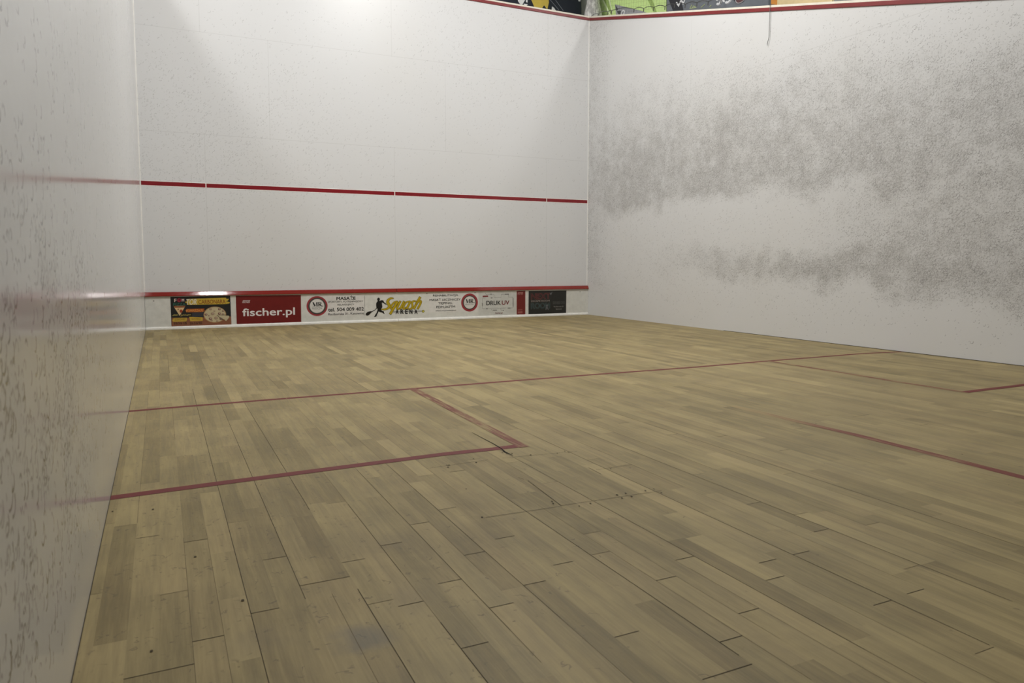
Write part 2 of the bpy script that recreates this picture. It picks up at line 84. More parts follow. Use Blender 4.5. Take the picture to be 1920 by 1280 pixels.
def wall_material(name, axis, density, joints, marks=(.17, .16, .15), rough=.35, base=(.72, .72, .72), amount=.6, flip=1, smudge=.4, spec=.5, k=1.0):
    n = N(name); p = n.pos(); u, v = p[axis], p[2]
    pv = n.vec(p[0], p[1], p[2])
    big = n.noise(pv, .9, 4); mid = n.noise(pv, 5, 4, .65)
    d = density(n, u, v)
    d = n.mul(d, n.ss(n.add(n.mul(big, .35), n.mul(mid, .65)), .30, .66, .45, 1.35))
    a1 = n.arcs(u, v, 24 / k, .016 * k, .0042 * k, d, .75 * flip, -.65)
    a2 = n.arcs(u, v, 31 / k, .012 * k, .0036 * k, n.mul(d, .9), .9 * flip, -.4, 3.13)
    a3 = n.arcs(u, v, 19 / k, .019 * k, .0034 * k, n.mul(d, .7), .5 * flip, -.85, 7.7)
    a4 = n.arcs(u, v, 42 / k, .009 * k, .004 * k, n.mul(d, .8), .3 * flip, .9, 11.9, -.3)
    m = n.math('MAXIMUM', n.math('MAXIMUM', a1, a2), n.math('MAXIMUM', a3, n.mul(a4, .7)))
    strength = n.ss(n.noise(pv, 17, 2), .25, .75, .35, 1.0)
    m = n.mul(n.mul(m, strength), amount)
    fine = n.noise(pv, 55, 3, .7)
    sm = n.mul(n.mul(n.math('MINIMUM', d, 1.2), smudge), n.ss(fine, .25, .72, .35, 1.0))
    # faint yellowing and wipe marks with their own shape
    c = n.mix(n.mul(n.ss(n.noise(pv, .55, 3), .42, .68), .5), base, (base[0] * .975, base[1] * .965, base[2] * .945))
    c = n.mix(sm, c, (.30, .285, .265))
    c = n.mix(m, c, marks)
    for (ju, z0, z1, horiz) in joints:                # hairline joints of the wall panels
        if horiz:
            k = n.ss(n.math('ABSOLUTE', n.sub(v, ju)), .0045, .0015)
            k = n.mul(k, n.ss(n.math('ABSOLUTE', n.sub(u, (z0 + z1) / 2)), (z1 - z0) / 2 + .01, (z1 - z0) / 2))
        else:
            k = n.ss(n.math('ABSOLUTE', n.sub(u, ju)), .0045, .0015)
            k = n.mul(k, n.ss(n.math('ABSOLUTE', n.sub(v, (z0 + z1) / 2)), (z1 - z0) / 2 + .01, (z1 - z0) / 2))
        c = n.mix(n.mul(k, .20), c, (.30, .29, .27))
    n.put(n.b.inputs['Base Color'], c)
    n.put(n.b.inputs['Roughness'], n.add(rough, n.mul(n.math('MINIMUM', d, 1.0), (.16 if rough > .2 else .12))))
    n.b.inputs['Specular IOR Level'].default_value = spec
    bp = n.t.nodes.new('ShaderNodeBump'); bp.inputs['Strength'].default_value = .06; bp.inputs['Distance'].default_value = .004
    n.put(bp.inputs['Height'], n.noise(pv, 9, 4)); n.t.links.new(bp.outputs[0], n.b.inputs['Normal'])
    return n.m

def d_right(n, y, z):
    q = n.vec(y, z, 0)
    z = n.add(z, n.add(n.mul(n.sub(n.noise(q, 1.6, 2), .5), .75), n.mul(n.sub(n.noise(q, 7, 3, .6), .5), .28)))
    zt = n.sub(z, n.mul(n.sub(y, 6.5), .10))
    up = n.mul(n.ss(n.add(z, n.mul(n.sub(y, 6.0), -.02)), 1.40, 1.72), n.ss(zt, 3.35, 2.05))
    up = n.mul(up, n.ss(y, 10.5, 6.0, .62, .95))
    low = n.mul(n.mul(n.ss(n.math('ABSOLUTE', n.sub(z, n.add(.60, n.mul(y, .04)))), .33, .04), n.ss(y, 8.6, 5.0)), .85)
    near = n.mul(n.mul(n.ss(y, 5.6, 3.6), n.ss(z, .45, .75)), n.mul(n.ss(z, 2.7, 1.9), .75))
    corner = n.mul(n.mul(n.ss(y, 8.9, 9.75), n.ss(z, .2, .9)), .45)
    tot = n.math('MAXIMUM', n.math('MAXIMUM', up, low), n.math('MAXIMUM', near, corner))
    return n.add(tot, n.mul(n.mul(n.ss(z, .0, .5), n.ss(z, 3.9, 3.0)), .07))
def d_front(n, x, z):
    a = n.mul(n.mul(n.ss(x, 3.6, 1.0), n.ss(z, .9, 2.2)), n.mul(n.ss(z, 4.0, 2.6), .14))
    b = n.mul(n.mul(n.ss(x, 2.8, 4.2), n.ss(z, 2.4, 3.2)), .05)
    return n.add(n.math('MAXIMUM', a, b), .025)
def d_left(n, y, z):
    a = n.mul(n.mul(n.ss(y, 2.9, 1.3), n.ss(z, .06, .34)), n.ss(z, 1.15, .55, .14, .75))
    a = n.mul(a, n.ss(n.noise(n.vec(y, z, 0), 3.5, 3), .38, .62, .25, 1.1))
    return n.add(a, n.mul(n.ss(z, 0, .4), .04))

WHITE_FRONT = wall_material('white_front_wall', 0, d_front,
    [(.745, .47, 1.775, 0), (.745, 1.84, 2.44, 0), (3.21, .47, 2.44, 0), (5.65, .47, 2.44, 0), (1.54, 2.44, 3.69, 0), (3.98, 2.44, 3.69, 0),
     (.73, 3.69, 4.6, 0), (3.19, 3.69, 4.6, 0), (5.66, 3.69, 4.6, 0), (2.44, 0, 6.4, 1), (3.69, 0, 6.4, 1)], rough=.38, smudge=.10, amount=.5, k=.85)
WHITE_RIGHT = wall_material('white_marked_right_wall', 1, d_right,
    [(7.31, 3.0, 3.9, 0), (4.87, 1.8, 3.1, 0), (3.05, 3.6, 7.3, 1)], flip=-1, rough=.45, smudge=.55, amount=.90, k=.68)
WHITE_LEFT = wall_material('white_marked_left_wall', 1, d_left,
    [(3.28, 1.1, 3.0, 0), (2.17, .8, 1.5, 0), (2.39, .02, .6, 0), (5.6, .9, 3.4, 0)], rough=.125, marks=(.11, .095, .08), smudge=.30, amount=1.0, spec=.55, k=1.15)
WHITE = simple('white_paint', (.80, .80, .78), .4)
BRIGHT = simple('glossy_white_trim', (.93, .92, .88), .28)
CREAM = simple('cream_edge', (.82, .78, .66), .5)
RED = simple('red_court_strip', (.24, .02, .022), .36)
DARKRED = simple('deep_red_groove_strip', (.235, .012, .018), .3)
TINW = simple('white_painted_metal', (.70, .695, .645), .34)
BLACK = simple('black_print', (.010, .010, .010), .35)
CONC = simple('grey_hall_plaster', (.20, .20, .195), .8)

# ------------------------------------------------------------------ mesh helpers
def link(name, me, mats, parent=None, loc=None):
    o = bpy.data.objects.new(name, me); C.objects.link(o)
    for m in (mats if isinstance(mats, (list, tuple)) else [mats]): me.materials.append(m)
    if parent: o.parent = parent
    if loc: o.location = loc
    return o
def build(name, bm, mats, parent=None, smooth=False):
    me = bpy.data.meshes.new(name); bmesh.ops.recalc_face_normals(bm, faces=bm.faces[:]); bm.to_mesh(me); bm.free()
    if smooth:
        for f in me.polygons: f.use_smooth = True
    return link(name, me, mats, parent)
def box(bm, x0, y0, z0, x1, y1, z1):
    r = bmesh.ops.create_cube(bm, size=1)
    for v in r['verts']:
        v.co = Vector((x0 + (v.co.x + .5) * (x1 - x0), y0 + (v.co.y + .5) * (y1 - y0), z0 + (v.co.z + .5) * (z1 - z0)))
def prism(bm, pts, off):                               # closed outline pushed along a vector
    a = [bm.verts.new(Vector(p)) for p in pts]; b = [bm.verts.new(Vector(p) + Vector(off)) for p in pts]
    bm.faces.new(a); bm.faces.new(b[::-1]); n = len(a)
    for i in range(n): bm.faces.new((a[i], a[(i + 1) % n], b[(i + 1) % n], b[i]))
def lathe(bm, prof, c, seg=28):
    rings = [[bm.verts.new((c[0] + r * math.cos(2 * PI * i / seg), c[1] + r * math.sin(2 * PI * i / seg), c[2] + z)) for i in range(seg)] for r, z in prof]
    for a, b in zip(rings, rings[1:]):
        for i in range(seg): bm.faces.new((a[i], a[(i + 1) % seg], b[(i + 1) % seg], b[i]))
    bm.faces.new(rings[0][::-1]); bm.faces.new(rings[-1])
def tube(bm, pts, r, seg=6):
    rings = []
    pts = [Vector(p) for p in pts]
    for i, p in enumerate(pts):
        d = (pts[min(i + 1, len(pts) - 1)] - pts[max(i - 1, 0)]).normalized()
        s = d.cross(Vector((1, .13, .07))).normalized(); t = d.cross(s)
        rings.append([bm.verts.new(p + r * (math.cos(2 * PI * k / seg) * s + math.sin(2 * PI * k / seg) * t)) for k in range(seg)])
    for a, b in zip(rings, rings[1:]):
        for i in range(seg): bm.faces.new((a[i], a[(i + 1) % seg], b[(i + 1) % seg], b[i]))
    bm.faces.new(rings[0][::-1]); bm.faces.new(rings[-1])
def smooth_path(pts, k=5):
    out = []
    P = [Vector(p) for p in pts]
    for i in range(len(P) - 1):
        p0, p1, p2, p3 = P[max(i - 1, 0)], P[i], P[i + 1], P[min(i + 2, len(P) - 1)]
        for j in range(k):
            t = j / k
            out.append(.5 * ((2 * p1) + (p2 - p0) * t + (2 * p0 - 5 * p1 + 4 * p2 - p3) * t * t + (3 * p1 - p0 - 3 * p2 + p3) * t ** 3))
    out.append(P[-1]); return out
def thing(name, label, cat, loc=(0, 0, 0), group=None):
    o = bpy.data.objects.new(name, None); C.objects.link(o); o.location = loc; o.empty_display_size = .1
    o['label'] = label; o['category'] = cat
    if group: o['group'] = group
    return o
def part(o, root):                                     # keep world placement under a moved root
    o.parent = root; o.matrix_parent_inverse = Matrix.Translation(root.location).inverted(); return o
def struct(o, label=None):
    o['kind'] = 'structure'
    if label: o['label'] = label
    return o

# ------------------------------------------------------------------ floor
def floor_material():
    n = N('oak_strip_floor'); p = n.pos(); x, y = p[0], p[1]
    tone = n.attr('tone'); sd = n.attr('seed')
    g = n.noise(n.vec(n.mul(x, 38), n.mul(y, 2.6), n.mul(sd, 40)), 1.0, 5, .62, .6)
    g2 = n.noise(n.vec(n.mul(x, 190), n.mul(y, 9), n.mul(sd, 17)), 1.0, 3, .6)
    pv = n.vec(x, y, 0)
    blot = n.noise(pv, 3.2, 5, .6, .4); big = n.noise(pv, .8, 3)
    t = n.add(n.mul(tone, .31), n.add(n.mul(n.sub(g, .5), 1.15), n.mul(n.sub(g2, .5), .45)))
    t = n.add(t, n.add(n.mul(n.sub(blot, .5), .85), n.mul(n.sub(big, .5), .5)))
    f = n.ss(t, -.75, .75)
    c = n.mix(f, (.170, .132, .056), (.420, .333, .157))
    c = n.mix(n.mul(n.ss(n.noise(n.vec(x, y, n.mul(sd, 9)), .9, 2), .35, .7), .35), c, n.mix(f, (.185, .132, .058), (.432, .325, .160)))
    # greyed traffic dirt and the worn dark middle of the back court
    c = n.mix(n.mul(n.ss(n.noise(pv, 1.7, 5, .65, .8), .50, .72), .22), c, (.17, .135, .070))
    # scuffs, thickest beside the left wall
    side = n.ss(x, 1.6, .1, .012, .45)
    wx = n.add(x, n.mul(n.sub(n.noise(pv, 26, 2), .5), .045)); wy = n.add(y, n.mul(n.sub(n.noise(pv, 31, 2), .5), .045))
    s1 = n.arcs(wx, wy, 17, .018, .0026, side, .6, .8, 1.7)
    s2 = n.arcs(wx, wy, 29, .008, .0032, n.mul(side, .8), -.8, .3, 5.1)
    s3 = n.arcs(wx, wy, 37, .0035, .004, n.mul(side, .5), .2, -.9, 9.3, -.9)
    s = n.math('MAXIMUM', n.math('MAXIMUM', s1, s2), s3)
    c = n.mix(n.mul(n.mul(s, n.ss(n.noise(pv, 21, 3), .4, .65)), .55), c, (.10, .075, .045))
    nz = n.noise(pv, 12, 4)
    for sx, sy, sr in D['stains']:
        dx, dy = n.sub(x, sx), n.sub(y, sy)
        r = n.add(n.math('SQRT', n.add(n.mul(dx, dx), n.mul(dy, dy))), n.mul(n.sub(nz, .5), .10))
        c = n.mix(n.mul(n.ss(r, sr, sr * .2), .5 if sr < .095 else .22), c, (.12, .12, .115) if sr < .095 else (.16, .13, .09))
    n.put(n.b.inputs['Base Color'], c)
    n.put(n.b.inputs['Roughness'], n.ss(n.add(g, n.mul(blot, .5)), .4, 1.1, .46, .60))
    n.b.inputs['Specular IOR Level'].default_value = .25
    bp = n.t.nodes.new('ShaderNodeBump'); bp.inputs['Strength'].default_value = .08; bp.inputs['Distance'].default_value = .002
    n.put(bp.inputs['Height'], g); n.t.links.new(bp.outputs[0], n.b.inputs['Normal'])
    return n.m
FLOORM = floor_material()
GAP = simple('dark_floor_gap', (.060, .043, .020), .9)
GAPSOFT = simple('soft_floor_gap', (.14, .105, .055), .9)

X0, PITCH = .092, .0645
k0 = math.floor((0 - X0) / PITCH); nstrip = int((W - X0) / PITCH) - k0 + 2
edges = [X0 + (k0 + i) * PITCH for i in range(nstrip + 1)]
breaks = [[] for _ in range(nstrip)]; drawn = []
for (xa, ya, xb, yb) in D['joints']:
    if xa > xb: xa, ya, xb, yb = xb, yb, xa, ya
    ym = (ya + yb) / 2
    i0, i1 = round((xa - edges[0]) / PITCH), round((xb - edges[0]) / PITCH)
    if i1 <= i0: i1 = i0 + 1
    for i in range(i0, i1):
        if 0 <= i < nstrip: breaks[i].append(ym)
    drawn.append((edges[max(0, i0)], edges[min(nstrip, i1)], ym, .0011))
verts, faces, tones, seeds, cell = [], [], [], [], []
for i in range(nstrip):
    a, b = max(0.0, edges[i]), min(W, edges[i + 1])
    if b - a < .004: continue
    forced = sorted(breaks[i]); ys = [-.0]
    y = random.uniform(-.5, -.05) * 0
    cur = 0.0
    while cur < L:
        nxt = cur + random.uniform(.30, .85)
        f = [q for q in forced if cur + .12 < q < nxt + .22]
        if f: nxt = f[0]
        elif nxt < L and random.random() < .20: drawn.append((a, b, nxt, .0007))
        cur = min(nxt, L); ys.append(cur)
    for y0, y1 in zip(ys, ys[1:]):
        t = max(-1, min(1, random.gauss(0, .42)))
        for hx, hy, ht in D['tones']:
            if a <= hx < b and y0 <= hy < y1: t = ht * .95
        q = len(verts); verts += [(a, y0, 0), (b, y0, 0), (b, y1, 0), (a, y1, 0)]; faces.append((q, q + 1, q + 2, q + 3))
        tones.append(t); seeds.append(random.random())
me = bpy.data.meshes.new('floor'); me.from_pydata(verts, [], faces)
me.attributes.new('tone', 'FLOAT', 'FACE').data.foreach_set('value', tones)
me.attributes.new('seed', 'FLOAT', 'FACE').data.foreach_set('value', seeds)
floor = struct(link('floor', me, FLOORM), 'worn pale oak strip floor of the squash court')

def flat(bm, pts, z):
    bm.faces.new([bm.verts.new((p[0], p[1], z)) for p in pts])
bs, bw = bmesh.new(), bmesh.new()
for i in range(0, nstrip + 1):
    x = edges[i]
    if not (.01 < x < W - .01): continue
    main = (k0 + i) % 2 == 0                            # tongue joints every second strip, glue lines between
    y = 0.0
    while y < L:
        y1 = min(L, y + random.uniform(.4, 1.5))
        r = random.random()
        if main and r < .5:
            strong = random.random() < .22
            w = random.uniform(.0005, .0009) if strong else random.uniform(.0003, .0006)
            flat(bw if strong else bs, [(x - w, y), (x + w, y), (x + w, y1), (x - w, y1)], .0004)
        elif not main and r < .2:
            w = .0004; flat(bs, [(x - w, y), (x + w, y), (x + w, y1), (x - w, y1)], .0004)
        y = y1
for x, ya, yb, w in [(.350, 1.05, 4.9, .0014), (.608, 1.0, 1.55, .0016), (.479, 1.55, 4.1, .0012), (.608, 2.2, 4.25, .0014), (.737, 1.0, 1.30, .0017), (.737, 1.6, 2.2, .0012),
                     (1.253, .9, 2.2, .0015), (.995, 1.2, 2.4, .001), (.866, 1.2, 2.6, .0011), (1.511, .8, 2.6, .0012), (1.769, .7, 3.2, .0014), (2.027, .8, 3.6, .0014), (2.414, .8, 3.4, .0013)]:
    w *= .6; flat(bw, [(x - w, ya), (x + w, ya), (x + w, yb), (x - w, yb)], .0005)
for a, b, y, w in drawn:
    flat(bw if w > .001 else bs, [(a, y - w), (b, y - w), (b, y + w), (a, y + w)], .0005)
build('board_joint', bs, GAPSOFT, floor)['kind'] = 'stuff'
build('open_board_joint', bw, GAP, floor)['kind'] = 'stuff'

def ribbon2(bm, pts, w, z=.0006):
    n = len(pts); L_, R_ = [], []
    ws = w if isinstance(w, (list, tuple)) else [w] * n
    for i in range(n):
        a, b = pts[max(0, i - 1)], pts[min(n - 1, i + 1)]
        d = Vector((b[0] - a[0], b[1] - a[1])).normalized(); s = Vector((-d.y, d.x)) * ws[i] / 2
        L_.append(bm.verts.new((pts[i][0] + s.x, pts[i][1] + s.y, z))); R_.append(bm.verts.new((pts[i][0] - s.x, pts[i][1] - s.y, z)))
    for i in range(n - 1): bm.faces.new((L_[i], R_[i], R_[i + 1], L_[i + 1]))
def line_material(name, wear, fade=None):
    n = N(name); p = n.pos(); pv = n.vec(p[0], p[1], 0)
    g = n.noise(n.vec(n.mul(p[0], 60), n.mul(p[1], 5), 0), 1, 4, .65)
    f = n.ss(n.add(g, n.mul(n.noise(pv, 4, 3), .5)), .95 - wear, 1.15 - wear * .5)
    f = n.mul(f, .85)
    f = n.add(f, wear * .35)
    if fade: f = n.math('MAXIMUM', f, n.ss(n.add(p[1], n.mul(n.sub(g, .5), .8)), fade[0], fade[1]))
    c = n.mix(n.math('MINIMUM', f, 1.0), (.150, .020, .019), (.33, .25, .115))
    n.put(n.b.inputs['Base Color'], c); n.b.inputs['Roughness'].default_value = .6; n.b.inputs['Specular IOR Level'].default_value = .3
    return n.m
LINE_A = line_material('red_floor_line', .05); LINE_B = line_material('worn_red_floor_line', .34); LINE_C = line_material('fading_red_floor_line', .25, (1.9, 3.0))
def floor_line(name, pts, w, mat, label, z=.0006):
    bm = bmesh.new(); ribbon2(bm, pts, w, z); o = build(name, bm, mat, floor); o['label'] = label; return o
s = D['short']; s = [(0.0, s[0][1])] + s[1:] + [(W, s[-1][1] - .02)]
floor_line('short_line', s, .045, LINE_A, 'red short line painted across the whole court')
lb = D['lback']; floor_line('service_box_line', [(0.0, lb[0][1])] + lb[1:-1] + [(1.655, D['lside'][-1][1] - .01)], .050, LINE_A, 'red rear line of the left service box', .0009)
ls = D['lside']; floor_line('service_box_line', ls[:-1] + [(1.63, lb[-1][1] - .03)], .052, LINE_B, 'worn red side line of the left service box', .0012)
rs = D['rside']; floor_line('service_box_line', rs[:-1] + [(rs[-1][0], rs[-1][1] - .02)], .045, LINE_B, 'thin worn red side line of the right service box', .0009)
rb_ = D['rback']; floor_line('service_box_line', rb_ + [(W, rb_[-1][1] - .01)], .050, LINE_A, 'red rear line of the right service box', .0012)
hl = D['half']; floor_line('half_court_line', [(hl[0][0] - .01, 2.95), (hl[0][0], hl[0][1])] + hl[1:] + [(hl[-1][0] - .01, 0.0)], .050, LINE_C, 'half-court line, worn away towards the front')
gp = D['gap']; bm = bmesh.new(); ribbon2(bm, gp, [.002, .004, .005, .008, .002], .0016); build('floor_crack', bm, simple('black_gap', (.006, .005, .003), 1), floor)['label'] = 'black open gap by the service box corner'
for a, b in D['cuts']:
    bm = bmesh.new(); ribbon2(bm, [a, b], .0018, .0014); build('repair_cut', bm, GAP, floor)
hole_me = None
for hx, hy in D['holes']:
    bm = bmesh.new(); bmesh.ops.create_circle(bm, cap_ends=True, radius=.0034 + random.uniform(-.0008, .0008), segments=10)
    o = build('screw_hole', bm, GAP, floor); o.location = (hx, hy, .0018); o.scale = (1, 1.3, 1)

# ------------------------------------------------------------------ walls
H0 = ZTOP
def side_top(y): return H0 - SLOPE * (L - y)
# front wall
bm = bmesh.new(); box(bm, -.12, L, 0, W + .12, L + .12, ZTOP + .012)
wf = struct(build('wall_front', bm, WHITE_FRONT), 'white front wall with fine ball marks')
def strip_x(name, x0, x1, z0, z1, d, mat, parent, label=None, rnd=0):
    bm = bmesh.new(); box(bm, x0, L - d, z0, x1, L - .0002, z1)
    if rnd: bmesh.ops.bevel(bm, geom=bm.edges[:], offset=rnd, segments=2, affect='EDGES')
    o = build(name, bm, mat, parent)
    if label: o['label'] = label
    return o
xs = [.004, .745, 3.21, 5.65, W - .006]
for a, b in zip(xs, xs[1:]):
    strip_x('service_line', a + .006, b - .006, 1.779, 1.829, .0022, DARKRED, wf, 'dark red strip of the service line')
strip_x('line_groove', .002, W - .003, 1.7715, 1.8365, .0012, BRIGHT, wf, 'thin white edging behind the service line')
OUTRED = simple('red_out_line', (.225, .034, .036), .38)
for a, b in [(0, 2.67), (2.672, 5.11), (5.112, W - .012)]:
    strip_x('out_line', a, b, 4.614, 4.655, .012, OUTRED, wf, 'red out-line moulding along the top', .003)
strip_x('wall_cap', 0, W, 4.657, 4.680, .004, CREAM, wf, 'cream top edge')
# side walls
def side_wall(name, x0, x1, xin, mat, label):
    bm = bmesh.new()
    ya, yb = -.9, L + .12
    prism(bm, [(x0, ya, 0), (x0, yb, 0), (x0, yb, side_top(yb) + .012), (x0, ya, side_top(ya) + .012)], (x1 - x0, 0, 0))
    w = struct(build(name, bm, mat), label); s = 1 if xin == 0 else -1
    for nm, lo, hi, d, m in (('out_line', -.051, -.010, .012, OUTRED), ('wall_cap', -.008, .015, .004, CREAM)):
        bm = bmesh.new()
        y0, y1 = -.88, L - .013
        prism(bm, [(xin, y0, side_top(y0) + lo), (xin, y1, side_top(y1) + lo), (xin, y1, side_top(y1) + hi), (xin, y0, side_top(y0) + hi)], (s * d, 0, 0))
        if nm == 'out_line': bmesh.ops.bevel(bm, geom=bm.edges[:], offset=.003, segments=2, affect='EDGES')
        build(nm, bm, m, w)
    return w
wl = side_wall('wall_left', -.12, 0, 0, WHITE_LEFT, 'glossy white left wall streaked with dark ball marks')
wr = side_wall('wall_right', W + .12, W, W, WHITE_RIGHT, 'white right wall crowded with grey ball marks')
bm = bmesh.new(); box(bm, 0.0, L - .004, .47, .010, L, 4.61); struct(build('trim_1', bm, BRIGHT), 'thin white corner bead at the left')
bm = bmesh.new(); box(bm, W - .010, L - .004, .47, W, L, 4.61); struct(build('trim_2', bm, BRIGHT), 'thin white corner bead at the right')
bm = bmesh.new(); box(bm, 0.0, -.9, -.001, .0015, L - .03, .002); struct(build('trim_3', bm, GAP), 'dark gap along the foot of the left wall')
bm = bmesh.new(); box(bm, W - .006, -.9, -.001, W, 6.6, .004); struct(build('trim_4', bm, GAP), 'dark gap along the foot of the right wall')

# ------------------------------------------------------------------ the tin: sheet, red rail, white foot batten
tin = thing('tin', 'low white metal tin board along the foot of the front wall with red rail', 'tin', (W / 2, L, 0))
bm = bmesh.new(); box(bm, .002, TIN, .002, W - .002, L - .001, .42); part(build('tin_sheet', bm, TINW), tin)
RAIL = N('glossy_red_rail'); RAIL.b.inputs['Base Color'].default_value = (.25, .020, .014, 1); RAIL.b.inputs['Roughness'].default_value = .16
_p = RAIL.pos(); RAIL.put(RAIL.b.inputs['Roughness'], RAIL.ss(RAIL.noise(RAIL.vec(_p[0], _p[1], _p[2]), 30, 3), .3, .7, .07, .10))
def rail(x0, x1):
    bm = bmesh.new()
    prism(bm, [(x0, L - .001, .415), (x0, TIN - .022, .415), (x0, TIN - .023, .424), (x0, TIN - .0045, .462), (x0, TIN + .004, .4675), (x0, L - .001, .4675)], (x1 - x0, 0, 0))
    bmesh.ops.bevel(bm, geom=bm.edges[:], offset=.0015, segments=2, affect='EDGES')
    return bm
for a, b in ((.003, 3.205), (3.212, W - .003)): part(build('rail', rail(a, b), RAIL.m), tin)['label'] = 'glossy red top rail'
for a, b in ((.003, 3.228), (3.236, W - .003)):
    bm = bmesh.new(); box(bm, a, TIN - .016, .001, b, TIN - .0002, .038); bmesh.ops.bevel(bm, geom=[e for e in bm.edges if all(v.co.y < TIN - .01 and v.co.z > .03 for v in e.verts)], offset=.0145, segments=5, affect='EDGES')
    part(build('foot_batten', bm, BRIGHT), tin)['label'] = 'bright white foot batten'
def disc(bm, x, z, rx, rz, y, seg=36, hole=None):
    pts = [(x + rx * math.cos(2 * PI * i / seg), y, z + rz * math.sin(2 * PI * i / seg)) for i in range(seg)]
    if hole:
        q = [(x + hole[0] * math.cos(2 * PI * i / seg), y, z + hole[1] * math.sin(2 * PI * i / seg)) for i in range(seg)]
        A = [bm.verts.new(p) for p in pts]; B = [bm.verts.new(p) for p in q]
        for i in range(seg): bm.faces.new((A[i], A[(i + 1) % seg], B[(i + 1) % seg], B[i]))
    else: bm.faces.new([bm.verts.new(p) for p in pts])
SCREW = simple('dull_screw', (.10, .09, .08), .5)
for sx, sz in D['screws'] + [(.1, .36), (6.25, .37)]:
    bm = bmesh.new(); disc(bm, sx, sz, .009, .006, TIN - .0006, 10); part(build('screw_head', bm, SCREW), tin)

# ------------------------------------------------------------------ printed panels on the tin
def mat_print(name, col, rough=.4): return simple(name, col, rough)
_cache = {}
def ink(col, rough=.4):
    k = (col, rough)
    if k not in _cache: _cache[k] = simple('print_%d' % len(_cache), col, rough)
    return _cache[k]
def lay(k): return TIN - .0012 - .0005 * k            # successive printed layers
class Panel:
    def __init__(s, label, quad, col, name='advertising_poster', rough=.4, cat='sign'):
        quad = [(p[0], min(.4135, max(p[1], .037))) for p in quad]; cx = sum(p[0] for p in quad) / len(quad); s.root = thing(name, label, cat, (cx, TIN, min(p[1] for p in quad)))
        bm = bmesh.new(); prism(bm, [(p[0], TIN - .0001, p[1]) for p in quad], (0, -.0004 if 'sticker' in name else -.001, 0))
        part(build('backing_sheet', bm, ink(col, rough)), s.root)
    def poly(s, name, P, col, k=1, label=None):
        bm = bmesh.new(); vs = [bm.verts.new((p[0], lay(k), max(p[1], .0372))) for p in P]
        for tri in tessellate_polygon([[Vector((p[0], p[1], 0)) for p in P]]): bm.faces.new([vs[i] for i in tri])
        o = part(build(name, bm, ink(col)), s.root)
        if label: o['label'] = label
        return o
    def disc(s, name, c, col, k=1, hole=None, label=None):
        bm = bmesh.new(); disc(bm, c[0], c[1], c[2], c[3], lay(k), hole=hole); o = part(build(name, bm, ink(col)), s.root)
        if label: o['label'] = label
        return o
    def strokes(s, name, paths, w, col, k=2):
        bm = bmesh.new()
        for P in paths: ribbon_xz(bm, P, w, lay(k))
        return part(build(name, bm, ink(col)), s.root)
    def text(s, txt, b, col, k=2, bold=.0, shear=0.0, name='lettering', outline=None):
        me = text_mesh(txt, b, lay(k), bold, shear); return part(link(name, me, ink(col)), s.root)
def ribbon_xz(bm, pts, w, y):
    n = len(pts); ws = w if isinstance(w, (list, tuple)) else [w] * n; A, B = [], []
    for i in range(n):
        a, b = pts[max(0, i - 1)], pts[min(n - 1, i + 1)]
        d = Vector((b[0] - a[0], b[1] - a[1])); d = d.normalized() if d.length else Vector((1, 0)); q = Vector((-d.y, d.x)) * ws[i] / 2
        A.append(bm.verts.new((pts[i][0] + q.x, y, pts[i][1] + q.y))); B.append(bm.verts.new((pts[i][0] - q.x, y, pts[i][1] - q.y)))
    for i in range(n - 1): bm.faces.new((A[i], B[i], B[i + 1], A[i + 1]))
def text_mesh(txt, b, y, bold=0.0, shear=0.0, plane='xz'):
    thick, bold = (bold if bold > 0 else 0), min(bold, 0.0)
    cu = bpy.data.curves.new('lettering', 'FONT'); cu.body = txt; cu.offset = bold; cu.shear = shear; cu.resolution_u = 4
    o = bpy.data.objects.new('lettering', cu); C.objects.link(o); bpy.context.view_layer.update()
    me = bpy.data.meshes.new_from_object(o.evaluated_get(bpy.context.evaluated_depsgraph_get()))
    bpy.data.objects.remove(o); bpy.data.curves.remove(cu)
    xs = [v.co.x for v in me.vertices]; zs = [v.co.y for v in me.vertices]
    x0, x1, z0, z1 = min(xs), max(xs), min(zs), max(zs)
    for v in me.vertices:
        a = b[0] + (v.co.x - x0) / (x1 - x0) * (b[2] - b[0]); c = b[1] + (v.co.y - z0) / (z1 - z0) * (b[3] - b[1])
        v.co = (a, y, c) if plane == 'xz' else (y, a, c)
    me.materials.clear()
    if thick > 0:                                      # heavier strokes: repeat the letters a hair to each side
        bm = bmesh.new(); bm.from_mesh(me); g = bm.verts[:] + bm.edges[:] + bm.faces[:]
        k = thick * (b[3] - b[1]) * 1.1
        for j, (dx, dz) in enumerate(((k, 0), (-k, 0), (0, k * .7), (0, -k * .7), (k * .6, k * .5), (-k * .6, -k * .5))):
            r = bmesh.ops.duplicate(bm, geom=g)
            for v in r['geom']:
                if isinstance(v, bmesh.types.BMVert):
                    if plane == 'xz': v.co.x += dx; v.co.z += dz; v.co.y -= .00006 * (j + 1)
                    else: v.co.y += dx; v.co.z += dz; v.co.x -= .0001 * (j + 1)
        bm.to_mesh(me); bm.free()
    return me
